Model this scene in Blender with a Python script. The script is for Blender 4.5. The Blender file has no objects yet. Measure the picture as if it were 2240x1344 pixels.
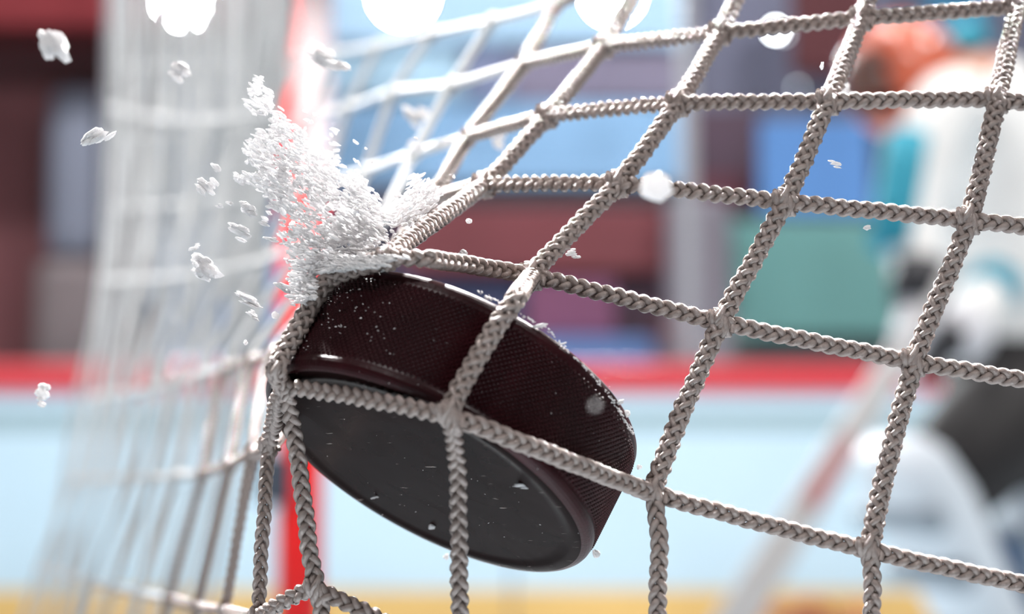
import bpy, bmesh, math, random
import numpy as np
from mathutils import Vector, Matrix, noise

# ------------------------------------------------------------------ camera, world, lights, exposure
F = 4500.0                      # focal length in pixels of the 2240 x 1344 frame
W, H = 2240, 1344
CAM = Vector((0.0, 0.0, 0.45))
HORIZON = 1157.0
PITCH = math.atan((HORIZON - H / 2) / F)
FW = Vector((0, math.cos(PITCH), math.sin(PITCH)))
UP = Vector((0, -math.sin(PITCH), math.cos(PITCH)))
sc = bpy.context.scene
col = sc.collection

cam_d = bpy.data.cameras.new('camera')
cam = bpy.data.objects.new('camera', cam_d)
col.objects.link(cam)
cam_d.sensor_width = 36.0
cam_d.lens = 36.0 * F / W
cam_d.clip_start = 0.02
cam_d.clip_end = 200
cam.location = CAM
cam.rotation_euler = (math.pi / 2 + PITCH, 0, 0)
cam_d.dof.use_dof = True
cam_d.dof.focus_distance = 0.430
cam_d.dof.aperture_fstop = cam_d.lens / 7.3
cam_d.dof.aperture_blades = 0
sc.camera = cam

world = bpy.data.worlds.new('arena_air')
sc.world = world
world.use_nodes = True
bg = world.node_tree.nodes['Background']
bg.inputs['Color'].default_value = (1.0, 0.93, 0.90, 1)
bg.inputs['Strength'].default_value = 0.13

def area(name, loc, target, size, power, color=(1, 1, 1)):
    d = bpy.data.lights.new(name, 'AREA')
    d.shape = 'DISK'
    d.size = size
    d.energy = power
    d.color = color
    o = bpy.data.objects.new(name, d)
    col.objects.link(o)
    o.location = loc
    o.rotation_euler = (Vector(target) - Vector(loc)).to_track_quat('-Z', 'Y').to_euler()
    return o

# rows of arena lamps hanging over the rink, ahead of and above the goal
for i, (x, y, z, p) in enumerate([(-3.2, 4.5, 5.6, 185), (0.6, 5.0, 5.8, 185), (4.4, 4.6, 5.6, 185),
                                  (-4.0, 9.1, 7.6, 285), (0.0, 9.1, 7.7, 285), (4.0, 9.1, 7.6, 285)]):
    area('arena_light', (x, y, z), (x * 0.5, y + (1.0 if y < 8 else 3.5), 0.6), 0.45, p, (1.0, 0.98, 0.96))
# added unseen narrow beams that brighten net, post, netting and goalkeeper
for x, y, z, p, t, sp in [(-1.5, 2.2, 2.7, 3.6, (0, .43, .5), 16), (0.25, 2.6, 3.1, 4.2, (0, .43, .5), 16), (1.7, 2.2, 2.7, 3.6, (0, .43, .5), 16),
                          (-0.9, -0.6, 2.4, 0.5, (0, .43, .5), 30), (1.1, -0.5, 2.5, 0.6, (0, .43, .5), 30),
                          (-2.6, 1.6, 1.9, 1.6, (-0.30, 1.15, 0.85), 18), (-1.0, 0.2, 3.5, 2.2, (-0.28, 2.7, 0.80), 20), (0.7, 0.4, 3.4, 1.9, (-0.28, 2.7, 0.95), 16),
                          (2.4, 1.2, 4.4, 5.0, (1.05, 5.0, 1.0), 34),
                          (-1.2, -0.2, 2.6, 1.3, (-0.25, 1.15, 0.80), 20)]:
    a_ = area('added_spot', (x, y, z), t, 0.14, p, (1.0, 0.98, 0.97))
    a_.data.spread = math.radians(sp)

sc.view_settings.view_transform = 'Standard'
sc.view_settings.look = 'None'
sc.view_settings.gamma = 1.0
sc.view_settings.use_curve_mapping = False
sc.view_settings.exposure = 0.0
sc.cycles.use_denoising = True
sc.cycles.max_bounces = 8
sc.cycles.transparent_max_bounces = 12
sc.cycles.sample_clamp_indirect = 8.0
sc.cycles.caustics_reflective = False
sc.cycles.caustics_refractive = False

# ------------------------------------------------------------------ helpers
RNG = random.Random(7)

def at(px, py, d):
    """point that lies d metres in front of the lens along its axis, seen at pixel px, py"""
    return CAM + FW * d + Vector((1, 0, 0)) * ((px - W / 2) / F * d) - UP * ((py - H / 2) / F * d)

def aty(px, py, Y):
    """point on the upright plane Y metres ahead"""
    v = at(px, py, 1.0) - CAM
    return CAM + v * (Y / v.y)

def pix(p):
    v = Vector(p) - CAM
    d = v.dot(FW)
    return v.x / d * F + W / 2, -v.dot(UP) / d * F + H / 2, d

def tag(o, label=None, cat=None, group=None, kind=None):
    if label: o['label'] = label
    if cat: o['category'] = cat
    if group: o['group'] = group
    if kind: o['kind'] = kind
    return o

def empty(name, loc=(0, 0, 0)):
    o = bpy.data.objects.new(name, None)
    o.empty_display_size = 0.02
    col.objects.link(o)
    o.location = loc
    return o

def link(name, me, mat=None, parent=None, smooth=True):
    o = bpy.data.objects.new(name, me)
    col.objects.link(o)
    if mat and not me.materials: me.materials.append(mat)
    if smooth and len(me.polygons):
        me.polygons.foreach_set('use_smooth', [True] * len(me.polygons))
    if parent:
        o.parent = parent
        # parents are un-rotated empties or meshes: keep world placement
        o.location = -world_loc(parent)
    return o

def world_loc(o):
    v = Vector(o.location)
    while o.parent:
        o = o.parent
        v += o.location
    return v

def mesh(name, verts, faces):
    me = bpy.data.meshes.new(name)
    me.from_pydata([tuple(map(float, v)) for v in verts], [], [tuple(map(int, f)) for f in faces])
    me.update()
    return me

def from_bm(name, bm, mat=None, parent=None, smooth=True):
    me = bpy.data.meshes.new(name)
    bm.to_mesh(me)
    bm.free()
    return link(name, me, mat, parent, smooth)

def bm_box(bm, lo, hi, bevel=0.0):
    r = bmesh.ops.create_cube(bm, size=1.0)
    lo, hi = Vector(lo), Vector(hi)
    c = (lo + hi) / 2
    s = hi - lo
    for v in r['verts']:
        v.co = Vector((v.co.x * s.x, v.co.y * s.y, v.co.z * s.z)) + c
    if bevel:
        es = list({e for v in r['verts'] for e in v.link_edges})
        bmesh.ops.bevel(bm, geom=es, offset=bevel, segments=2, affect='EDGES', profile=0.6)

def box(name, lo, hi, mat, parent=None, bevel=0.0):
    bm = bmesh.new()
    bm_box(bm, lo, hi, bevel)
    return from_bm(name, bm, mat, parent, smooth=False)

def mat_new(name, color, rough=0.5, spec=0.5, metal=0.0, var=0.0, scale=20.0, bump=0.0, bscale=200.0, coat=0.0, transl=0.0,
            stretch=(1, 1, 1)):
    m = bpy.data.materials.new(name)
    m.use_nodes = True
    nt = m.node_tree
    b = nt.nodes['Principled BSDF']
    b.inputs['Base Color'].default_value = (*color, 1)
    b.inputs['Roughness'].default_value = rough
    b.inputs['Specular IOR Level'].default_value = spec
    b.inputs['Metallic'].default_value = metal
    b.inputs['Coat Weight'].default_value = coat
    tc = nt.nodes.new('ShaderNodeTexCoord')
    mp = nt.nodes.new('ShaderNodeMapping')
    mp.inputs['Scale'].default_value = stretch
    nt.links.new(tc.outputs['Object'], mp.inputs['Vector'])
    if var:
        n = nt.nodes.new('ShaderNodeTexNoise')
        n.inputs['Scale'].default_value = scale
        n.inputs['Detail'].default_value = 4
        nt.links.new(mp.outputs['Vector'], n.inputs['Vector'])
        r = nt.nodes.new('ShaderNodeValToRGB')
        r.color_ramp.elements[0].position = 0.3
        r.color_ramp.elements[1].position = 0.7
        r.color_ramp.elements[0].color = (*[c * (1 - var) for c in color], 1)
        r.color_ramp.elements[1].color = (*[min(1, c * (1 + var)) for c in color], 1)
        nt.links.new(n.outputs['Fac'], r.inputs['Fac'])
        nt.links.new(r.outputs['Color'], b.inputs['Base Color'])
    if bump:
        n2 = nt.nodes.new('ShaderNodeTexNoise')
        n2.inputs['Scale'].default_value = bscale
        n2.inputs['Detail'].default_value = 3
        nt.links.new(mp.outputs['Vector'], n2.inputs['Vector'])
        bp = nt.nodes.new('ShaderNodeBump')
        bp.inputs['Strength'].default_value = 1.0
        bp.inputs['Distance'].default_value = bump
        nt.links.new(n2.outputs['Fac'], bp.inputs['Height'])
        nt.links.new(bp.outputs['Normal'], b.inputs['Normal'])
    if transl:
        t = nt.nodes.new('ShaderNodeBsdfTranslucent')
        t.inputs['Color'].default_value = (*color, 1)
        mx = nt.nodes.new('ShaderNodeMixShader')
        mx.inputs['Fac'].default_value = transl
        nt.links.new(b.outputs['BSDF'], mx.inputs[1])
        nt.links.new(t.outputs['BSDF'], mx.inputs[2])
        nt.links.new(mx.outputs['Shader'], nt.nodes['Material Output'].inputs['Surface'])
    return m

def srgb(r, g, b):
    def f(c):
        c /= 255
        return c / 12.92 if c <= 0.04045 else ((c + 0.055) / 1.055) ** 2.4
    return (f(r), f(g), f(b))

def emit_mat(name, color, strength):
    m = bpy.data.materials.new(name)
    m.use_nodes = True
    nt = m.node_tree
    nt.nodes.remove(nt.nodes['Principled BSDF'])
    e = nt.nodes.new('ShaderNodeEmission')
    e.inputs['Color'].default_value = (*color, 1)
    e.inputs['Strength'].default_value = strength
    nt.links.new(e.outputs['Emission'], nt.nodes['Material Output'].inputs['Surface'])
    return m

M = {}
M['cord'] = mat_new('nylon_cord_shaded', (0.31, 0.25, 0.228), rough=0.17, spec=1.0, var=0.10, scale=900, bump=0.00012, bscale=5000, transl=0.10)  # near part of the white net: its shade is put into this taupe
M['lit_cord'] = mat_new('nylon_cord_lit', (0.76, 0.77, 0.775), rough=0.5, spec=0.5, var=0.04, scale=200, transl=0.40)  # same net where backlit: the brightness is put into this paler colour
M['snow'] = mat_new('fresh_ice_snow', (0.94, 0.93, 0.935), rough=0.17, spec=1.0, bump=0.0002, bscale=3000, transl=0.30)
M['rubber'] = mat_new('puck_rubber', (0.020, 0.0022, 0.0038), rough=0.36, spec=0.2, var=0.4, scale=60, bump=0.00006, bscale=1500)

# worn smooth face of the puck: fine scratches and patches of wet gloss
def puck_face_mat():
    m = bpy.data.materials.new('puck_face_rubber')
    m.use_nodes = True
    nt = m.node_tree
    b = nt.nodes['Principled BSDF']
    b.inputs['Base Color'].default_value = (0.006, 0.0022, 0.0022, 1)
    b.inputs['Specular IOR Level'].default_value = 0.022
    b.inputs['Specular Tint'].default_value = (1.0, 0.72, 0.70, 1)
    tc = nt.nodes.new('ShaderNodeTexCoord')
    n = nt.nodes.new('ShaderNodeTexNoise'); n.inputs['Scale'].default_value = 45; n.inputs['Detail'].default_value = 5
    n.inputs['Distortion'].default_value = 1.6
    nt.links.new(tc.outputs['Object'], n.inputs['Vector'])
    mr = nt.nodes.new('ShaderNodeMapRange')
    mr.inputs['From Min'].default_value = 0.35; mr.inputs['From Max'].default_value = 0.65
    mr.inputs['To Min'].default_value = 0.20; mr.inputs['To Max'].default_value = 0.34
    nt.links.new(n.outputs['Fac'], mr.inputs['Value'])
    nt.links.new(mr.outputs['Result'], b.inputs['Roughness'])
    mp = nt.nodes.new('ShaderNodeMapping'); mp.inputs['Scale'].default_value = (180, 1100, 500); mp.inputs['Rotation'].default_value = (0.3, 0.2, 0.5)
    nt.links.new(tc.outputs['Object'], mp.inputs['Vector'])
    s = nt.nodes.new('ShaderNodeTexNoise'); s.inputs['Scale'].default_value = 1.0; s.inputs['Detail'].default_value = 2
    nt.links.new(mp.outputs['Vector'], s.inputs['Vector'])
    r = nt.nodes.new('ShaderNodeValToRGB')
    r.color_ramp.elements[0].position = 0.70; r.color_ramp.elements[1].position = 0.80
    nt.links.new(s.outputs['Fac'], r.inputs['Fac'])
    cm = nt.nodes.new('ShaderNodeMixRGB'); cm.inputs[1].default_value = (0.006, 0.0022, 0.0022, 1); cm.inputs[2].default_value = (0.16, 0.13, 0.12, 1)
    nt.links.new(r.outputs['Color'], cm.inputs[0]); nt.links.new(cm.outputs['Color'], b.inputs['Base Color'])
    n3 = nt.nodes.new('ShaderNodeTexNoise'); n3.inputs['Scale'].default_value = 60
    nt.links.new(tc.outputs['Object'], n3.inputs['Vector'])
    ad = nt.nodes.new('ShaderNodeMath'); ad.operation = 'MULTIPLY_ADD'; ad.inputs[1].default_value = 0.6
    nt.links.new(r.outputs['Color'], ad.inputs[0]); nt.links.new(n3.outputs['Fac'], ad.inputs[2])
    bp = nt.nodes.new('ShaderNodeBump'); bp.inputs['Distance'].default_value = 0.00016
    nt.links.new(ad.outputs['Value'], bp.inputs['Height'])
    nt.links.new(bp.outputs['Normal'], b.inputs['Normal'])
    return m
M['puck_face'] = puck_face_mat()

# ------------------------------------------------------------------ the rink behind the goal
YB = 8.41                                       # distance of the boards
def zb(py, Y=YB): return aty(0, py, Y).z
def xb(px, Y=YB): return aty(px, HORIZON, Y).x

def ice_mat():
    m = mat_new('rink_ice', (0.56, 0.63, 0.68), rough=0.22, spec=0.5, var=0.05, scale=3.0, bump=0.0006, bscale=30)
    return m
floor = box('floor', (-16, -3.0, -0.2), (16, YB + 0.02, 0.0), ice_mat())
tag(floor, kind='structure')

M['board'] = mat_new('board_white', (0.60, 0.78, 0.90), rough=0.35, spec=0.4, var=0.03, scale=1.5)
M['board_stripe'] = mat_new('board_grey', (0.36, 0.49, 0.54), rough=0.4, spec=0.4)
M['rail'] = mat_new('rail_red', (0.66, 0.055, 0.07), rough=0.35, spec=0.4)
M['kick'] = mat_new('kick_yellow', (0.84, 0.55, 0.20), rough=0.4, spec=0.4, var=0.08, scale=2)
wb = empty('wall_boards', (0, YB, 0))
tag(wb, kind='structure')
x0 = -9.6
while x0 < 9.6:                                  # 2.4 m board panels with their own joints
    box('board_panel', (x0 + 0.006, YB, 0.20), (x0 + 2.394, YB + 0.05, 0.84), M['board'], wb, 0.004)
    box('board_stripe', (x0 + 0.006, YB + 0.006, 0.84), (x0 + 2.394, YB + 0.05, 0.93), M['board_stripe'], wb)
    box('board_panel', (x0 + 0.006, YB, 0.93), (x0 + 2.394, YB + 0.05, 1.005), M['board'], wb)
    box('kick_plate', (x0 + 0.006, YB - 0.012, 0.0), (x0 + 2.394, YB + 0.05, 0.20), M['kick'], wb, 0.003)
    x0 += 2.4
box('cap_rail', (-9.6, YB - 0.03, 1.005), (9.6, YB + 0.12, 1.125), M['rail'], wb, 0.02)

def glass_mat():
    m = bpy.data.materials.new('rink_glass')
    m.use_nodes = True
    nt = m.node_tree
    nt.nodes.remove(nt.nodes['Principled BSDF'])
    t = nt.nodes.new('ShaderNodeBsdfTransparent'); t.inputs['Color'].default_value = (0.965, 0.985, 0.98, 1)
    g = nt.nodes.new('ShaderNodeBsdfGlossy'); g.inputs['Roughness'].default_value = 0.02
    fr = nt.nodes.new('ShaderNodeFresnel'); fr.inputs['IOR'].default_value = 1.35
    mx = nt.nodes.new('ShaderNodeMixShader')
    nt.links.new(fr.outputs['Fac'], mx.inputs['Fac'])
    nt.links.new(t.outputs['BSDF'], mx.inputs[1]); nt.links.new(g.outputs['BSDF'], mx.inputs[2])
    nt.links.new(mx.outputs['Shader'], nt.nodes['Material Output'].inputs['Surface'])
    return m
M['glass'] = glass_mat()
M['steel'] = mat_new('stanchion_grey', (0.30, 0.30, 0.33), rough=0.7)
gw = empty('window_1', (0, YB + 0.05, 1.125))
tag(gw, kind='structure')
gx = xb(1515) - 2.4 * 4
for k in range(9):
    box('glass_pane', (gx + 0.012, YB + 0.045, 1.125), (gx + 2.388, YB + 0.057, 3.2), M['glass'], gw)
    box('stanchion', (gx - 0.03, YB + 0.02, 1.125), (gx + 0.03, YB + 0.085, 3.2), M['steel'], gw, 0.008)
    gx += 2.4

# ------------------------------------------------------------------ the stand behind the glass
YS = 13.0
M['wall'] = mat_new('stand_wall', srgb(104, 104, 126), rough=0.8, var=0.10, scale=1.2)
wall = box('wall_back', (-12, YS, -0.2), (12, YS + 0.2, 6.5), M['wall'])
tag(wall, kind='structure')
TR = [0]
def panel(px0, py0, px1, py1, Y, rgb, name='trim_1', thick=0.12, var=0.08, rough=0.8, round_=0.02):
    """a real slab on or before the wall; its size in metres follows from where it stands"""
    a = aty(px0, py1, Y); b = aty(px1, py0, Y)
    TR[0] += 1
    m = mat_new('paint_%s' % name, srgb(*rgb), rough=rough, var=var, scale=1.6)
    o = box(name, (a.x, Y, a.z), (b.x, Y + thick, b.z), m, None, round_)
    return o
def trim(*a, **k):
    o = panel(*a, name='trim_%d' % (TR[0] + 1), **k)
    return tag(o, kind='structure')

# left: maroon wall with a red fascia beam and a slate pillar
trim(-260, -120, 700, 58, YS - 1.2, (112, 12, 26), thick=0.5)
trim(-260, 40, 330, 1200, YS - 0.5, (108, 60, 66))
trim(100, 190, 222, 560, YS - 0.9, (116, 120, 138), round_=0.10)
trim(60, 560, 225, 1200, YS - 0.9, (120, 108, 112), round_=0.10)
trim(215, 100, 262, 1200, YS - 0.9, (66, 58, 72))
# behind the netting: pale blue hoarding
trim(330, 60, 700, 800, YS - 0.5, (126, 150, 188))
# centre: glow slab, stand front, blue hoardings and maroon seating wall
trim(640, -330, 1500, 95, YS - 0.4, (160, 190, 218))  # pale glow round the floodlights, put into the colour of this slab
trim(640, 97, 1010, 215, YS - 0.35, (160, 190, 212))
trim(1015, 100, 1118, 215, YS - 0.35, (120, 128, 160))
trim(1120, 108, 1480, 222, YS - 0.35, (120, 112, 134))
trim(690, 226, 1490, 402, YS - 0.6, (128, 166, 206))
trim(860, 402, 1490, 446, YS - 0.5, (104, 106, 112))
trim(880, 452, 1475, 596, YS - 0.7, (112, 52, 60))
trim(860, 600, 1150, 800, YS - 0.5, (92, 100, 142))
trim(1150, 612, 1345, 735, YS - 0.8, (116, 66, 98))
trim(1180, 738, 1430, 1100, YS - 0.9, (92, 122, 176))
trim(1345, 600, 1480, 735, YS - 0.5, (110, 84, 100))
trim(1462, 430, 1600, 1200, YS - 0.9, (118, 112, 124), round_=0.06)
# right: dark gangway, blue banner, teal hoarding
trim(1500, 235, 1665, 420, YS - 0.3, (74, 54, 70))
trim(1480, 380, 1640, 470, YS - 0.35, (92, 44, 58))
trim(1735, -100, 1900, 160, YS - 0.5, (74, 24, 32))
trim(1664, 262, 1905, 470, YS - 0.6, (84, 130, 192))
trim(1600, 482, 1960, 735, YS - 0.7, (98, 146, 146))
trim(1600, 735, 1960, 1200, YS - 0.6, (92, 102, 106))
trim(1905, 200, 2400, 1200, YS - 0.5, (60, 60, 68))
trim(2030, -200, 2160, 150, YS - 0.5, (40, 96, 130))

# floodlights hanging before the stand
M['lamp_lens'] = emit_mat('floodlight_lens', (0.97, 0.98, 1.0), 700.0)
M['near_lens'] = emit_mat('floodlight_lens_full', (0.97, 0.98, 1.0), 3000.0)
M['small_lens'] = emit_mat('spot_lens', (0.93, 0.96, 1.0), 60.0)
M['dim_lens'] = emit_mat('dim_lens', (0.85, 0.92, 1.0), 9.0)
M['housing'] = mat_new('lamp_housing', (0.05, 0.05, 0.06), rough=0.5, metal=0.5)
def lathe(bm, prof, seg=32, axis='z'):
    rings = []
    for r, z in prof:
        rings.append([bm.verts.new((r * math.cos(a), r * math.sin(a), z)) for a in [2 * math.pi * k / seg for k in range(seg)]])
    for A, B in zip(rings, rings[1:]):
        for k in range(seg):
            bm.faces.new((A[k], A[(k + 1) % seg], B[(k + 1) % seg], B[k]))
    return rings
def lamp(px, py, Y, r, lens, label, group=None):
    p = aty(px, py, Y)
    root = empty('arena_lamp', p)
    d = (CAM - p).normalized()
    q = d.to_track_quat('Z', 'Y').to_matrix().to_4x4()
    bm = bmesh.new()
    rings = lathe(bm, [(r * 1.05, 0.0), (r * 1.12, 0.0), (r * 1.12, -r * 0.3), (r * 0.7, -r * 1.3), (r * 0.3, -r * 1.6)])
    bm.faces.new(rings[-1])
    bmesh.ops.transform(bm, matrix=Matrix.Translation(p) @ q, verts=bm.verts)
    from_bm('housing', bm, M['housing'], root)
    bm = bmesh.new()
    rings = lathe(bm, [(r * 1.04, -0.002), (r * 0.6, r * 0.03)])
    bm.faces.new(rings[-1])
    bmesh.ops.transform(bm, matrix=Matrix.Translation(p) @ q, verts=bm.verts)
    from_bm('lens', bm, lens, root)
    bm = bmesh.new()
    bm_box(bm, p + Vector((-r * 0.12, 0.0, r)), p + Vector((r * 0.12, r * 0.24, r + 1.5)))
    from_bm('bracket', bm, M['housing'], root, False)
    tag(root, label, 'lamp', group)
    return root
G = 'floodlights above the stand'
lamp(402, -6, 11.0, 0.122, M['near_lens'], 'large white floodlight seen through the left netting', G)
lamp(882, -12, 11.0, 0.135, M['lamp_lens'], 'large white floodlight between the red post and the middle lamp', G)
lamp(1340, -14, 11.0, 0.122, M['lamp_lens'], 'large white floodlight over the blue hoarding, right of the other two', G)
lamp(1697, 66, 11.6, 0.020, M['small_lens'], 'small bright spotlight beside the dark red stand wall')
lamp(1714, 74, 12.0, 0.012, M['dim_lens'], 'faint small lamp just right of the bright spotlight')
lamp(1745, 192, 12.0, 0.010, M['dim_lens'], 'faint small lamp below the bright spotlight')

# ------------------------------------------------------------------ goal frame
M['post'] = mat_new('post_red', (0.74, 0.008, 0.008), rough=0.4, spec=0.35)
M['glare'] = mat_new('highlight_white', (0.92, 0.92, 0.93), rough=0.35, spec=0.6)
M['clip'] = mat_new('dark_clip', (0.03, 0.04, 0.06), rough=0.5)
PY = 2.70
pc = aty(655, HORIZON, PY)
gf = empty('hockey_goal', (pc.x, PY, 0))
def tube_bm(pts, r, seg=12, cap=True):
    """round tube along a polyline"""
    pts = [Vector(p) for p in pts]
    bm = bmesh.new()
    rings = []
    ref = None
    for i, p in enumerate(pts):
        t = (pts[min(i + 1, len(pts) - 1)] - pts[max(i - 1, 0)]).normalized()
        if ref is None: ref = t.orthogonal().normalized()
        ref = (ref - t * ref.dot(t)).normalized()
        b = t.cross(ref)
        rr = r[i] if hasattr(r, '__len__') else r
        rings.append([bm.verts.new(p + (ref * math.cos(a) + b * math.sin(a)) * rr) for a in [2 * math.pi * k / seg for k in range(seg)]])
    for A, B in zip(rings, rings[1:]):
        for k in range(seg): bm.faces.new((A[k], A[(k + 1) % seg], B[(k + 1) % seg], B[k]))
    if cap:
        bm.faces.new(rings[0][::-1]); bm.faces.new(rings[-1])
    return bm
PR = 0.030
from_bm('post', tube_bm([(pc.x, PY, 0.0), (pc.x, PY, 0.6), (pc.x, PY, 1.19)], PR, 32), M['post'], gf)
arc = [(pc.x + 0.03 - 0.03 * math.cos(a), PY, 1.19 + 0.03 * math.sin(a)) for a in np.linspace(0, math.pi / 2, 8)]
from_bm('crossbar', tube_bm(arc + [(pc.x + 1.0, PY, 1.22), (pc.x + 1.83, PY, 1.22)], PR, 24), M['post'], gf)
# light reflection on the upper post's right side, built as a white shell
zt = aty(649, 335, PY).z
bm = bmesh.new()
n = 14
vin = []
for j, z in enumerate([zt - 0.05, zt - 0.01, zt + 0.12, 1.18]):
    ring = []
    for k in range(n):
        a = math.radians(-104 + (150) * k / (n - 1)) if j else math.radians(-60 + 60 * k / (n - 1))
        ring.append(bm.verts.new((pc.x + (PR + 0.006) * math.cos(a), PY + (PR + 0.006) * math.sin(a), z)))
    vin.append(ring)
for A, B in zip(vin, vin[1:]):
    for k in range(n - 1): bm.faces.new((A[k], A[k + 1], B[k + 1], B[k]))
bmesh.ops.solidify(bm, geom=bm.faces[:], thickness=0.003)
from_bm('post_highlight', bm, M['glare'], gf)['label'] = 'white strip standing for the light reflection on the upper post'
cz = aty(649, 1052, PY).z
bm = bmesh.new()
bm_box(bm, (pc.x - PR - 0.022, PY - PR - 0.012, cz - 0.032), (pc.x - 0.008, PY - 0.004, cz + 0.032), 0.004)
from_bm('net_clip', bm, M['clip'], gf, False)
# base tube that runs back from the post
from_bm('base_tube', tube_bm([(pc.x, PY, 0.03), (pc.x - 0.25, PY - 0.5, 0.03), (pc.x - 0.25, PY - 0.95, 0.03)], 0.02, 16), M['post'], gf)
tag(gf, 'red round goal post behind the puck, light reflection on its upper half built as a white strip', 'goal frame')

# ------------------------------------------------------------------ the puck
mm = 0.001
def cam2w(v):   # camera axes: right, down, forward (metres)
    return Vector((1, 0, 0)) * v[0] - UP * v[1] + FW * v[2]
PC = CAM + cam2w((-12.97 * mm, 25.09 * mm, 433.9 * mm))
PN = cam2w((-0.43770, 0.78873, -0.43165)).normalized()      # outward normal of the face turned to us
PRAD, PHALF = 38.1 * mm, 12.7 * mm
pq = PN.to_track_quat('Z', 'Y')
PM = Matrix.Translation(PC) @ pq.to_matrix().to_4x4()
PMi = PM.inverted()

def build_puck():
    root = empty('hockey_puck', PC)
    root.rotation_euler = pq.to_euler()
    # band with raised knurl dots
    NS, NR = 372, 31
    cham = 2.6 * mm
    z0, z1 = -PHALF + cham, PHALF - cham
    th = np.arange(NS) * 2 * np.pi / NS
    V = []; Fc = []
    prof = [(PRAD - 1.2 * mm, -PHALF + 0.9 * mm)]
    for q in (0.25, 0.6): pass
    rows = []
    # lower rounded shoulder, knurl rows, upper rounded shoulder
    sh = [(PRAD - cham * (1 - math.sin(a)) * 0.80, -PHALF + cham * (1 - math.cos(a)) * 0.9) for a in np.linspace(0.15, math.pi / 2, 6)]
    for r, z in sh: rows.append((r, z, False))
    for j in range(NR): rows.append((PRAD, z0 + (z1 - z0) * (j + 0.5) / NR, True))
    for r, z in sh[::-1]: rows.append((r, -z, False))
    for j, (r, z, kn) in enumerate(rows):
        off = np.where((np.arange(NS) + j) % 2 == 0, 0.42 * mm, 0.0) if kn else np.zeros(NS)
        if kn and (j - 6 < 1 or j - 6 > NR - 2): off = off * 0
        rr = r + off - (0.1 * mm if kn else 0)
        V += list(zip(rr * np.cos(th), rr * np.sin(th), np.full(NS, z)))
    for j in range(len(rows) - 1):
        for k in range(NS):
            a = j * NS + k; b = j * NS + (k + 1) % NS
            c, d = a + NS, b + NS
            if (k + j) % 2 == 0: Fc += [(a, b, c), (b, d, c)]
            else: Fc += [(a, b, d), (a, d, c)]
    me = mesh('knurled_band', V, Fc)
    o = bpy.data.objects.new('knurled_band', me); col.objects.link(o); o.parent = root
    me.materials.append(M['rubber'])
    # faces: slightly dished, raised rim
    for s, nm in ((1, 'face'), (-1, 'face')):
        seg = 160
        ro, zo = sh[0][0], PHALF - (sh[0][1] + PHALF)
        pr = [(ro, zo), (ro - 0.5 * mm, PHALF + 0.05 * mm), (ro - 1.6 * mm, PHALF + 0.16 * mm), (ro - 2.6 * mm, PHALF + 0.12 * mm), (ro - 3.3 * mm, PHALF - 0.16 * mm),
              (ro - 5 * mm, PHALF - 0.22 * mm), (24 * mm, PHALF - 0.26 * mm), (14 * mm, PHALF - 0.3 * mm), (5 * mm, PHALF - 0.3 * mm)]
        V = []; Fc = []
        for r, z in pr:
            for k in range(seg):
                a = 2 * math.pi * k / seg
                V.append((r * math.cos(a), r * math.sin(a), z * s))
        for j in range(len(pr) - 1):
            for k in range(seg):
                a = j * seg + k; b = j * seg + (k + 1) % seg
                f = (a, b, b + seg, a + seg)
                Fc.append(f if s > 0 else f[::-1])
        last = [(len(pr) - 1) * seg + k for k in range(seg)]
        Fc.append(last if s > 0 else last[::-1])
        me = mesh(nm, V, Fc)
        me.polygons.foreach_set('use_smooth', [True] * len(me.polygons))
        o = bpy.data.objects.new(nm, me); col.objects.link(o); o.parent = root
        me.materials.append(M['puck_face'])
        if s > 0: o['label'] = 'smooth scuffed dark face'
    tag(root, 'black rubber hockey puck with knurled band caught tilted in the net', 'puck')
    return root
puck = build_puck()

def ray_puck(px, py, grow):
    """distance along the view axis at which the ray through a pixel first meets the puck grown by 'grow'"""
    v = at(px, py, 1.0) - CAM                      # forward component 1
    o = PMi @ CAM
    d = PMi.to_3x3() @ v
    R, Hh = PRAD + grow, PHALF + grow
    best = None
    a = d.x ** 2 + d.y ** 2; b = 2 * (o.x * d.x + o.y * d.y); c = o.x ** 2 + o.y ** 2 - R * R
    disc = b * b - 4 * a * c
    if disc >= 0:
        t = (-b - math.sqrt(disc)) / (2 * a)
        if abs(o.z + t * d.z) <= Hh: best = t
    for s in (1, -1):
        t = (s * Hh - o.z) / d.z
        if (o.x + t * d.x) ** 2 + (o.y + t * d.y) ** 2 <= R * R and (best is None or t < best): best = t
    return best

# ------------------------------------------------------------------ the goal net
net = empty('goal_net', tuple(at(1575, 715, 0.43)))
tag(net, 'knotless white braided goal net bulging around the puck', 'net')
CORD_R = 2.0 * mm

def frames(P, ref):
    T = np.gradient(P, axis=0)
    T /= np.linalg.norm(T, axis=1)[:, None]
    N = ref[None] - T * (T @ ref)[:, None]
    N /= np.linalg.norm(N, axis=1)[:, None]
    B = np.cross(T, N)
    return T, N, B

def resample(P, n):
    d = np.r_[0, np.cumsum(np.linalg.norm(np.diff(P, axis=0), axis=1))]
    s = np.linspace(0, d[-1], n)
    return np.stack([np.interp(s, d, P[:, i]) for i in range(3)], 1), d[-1]

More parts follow.
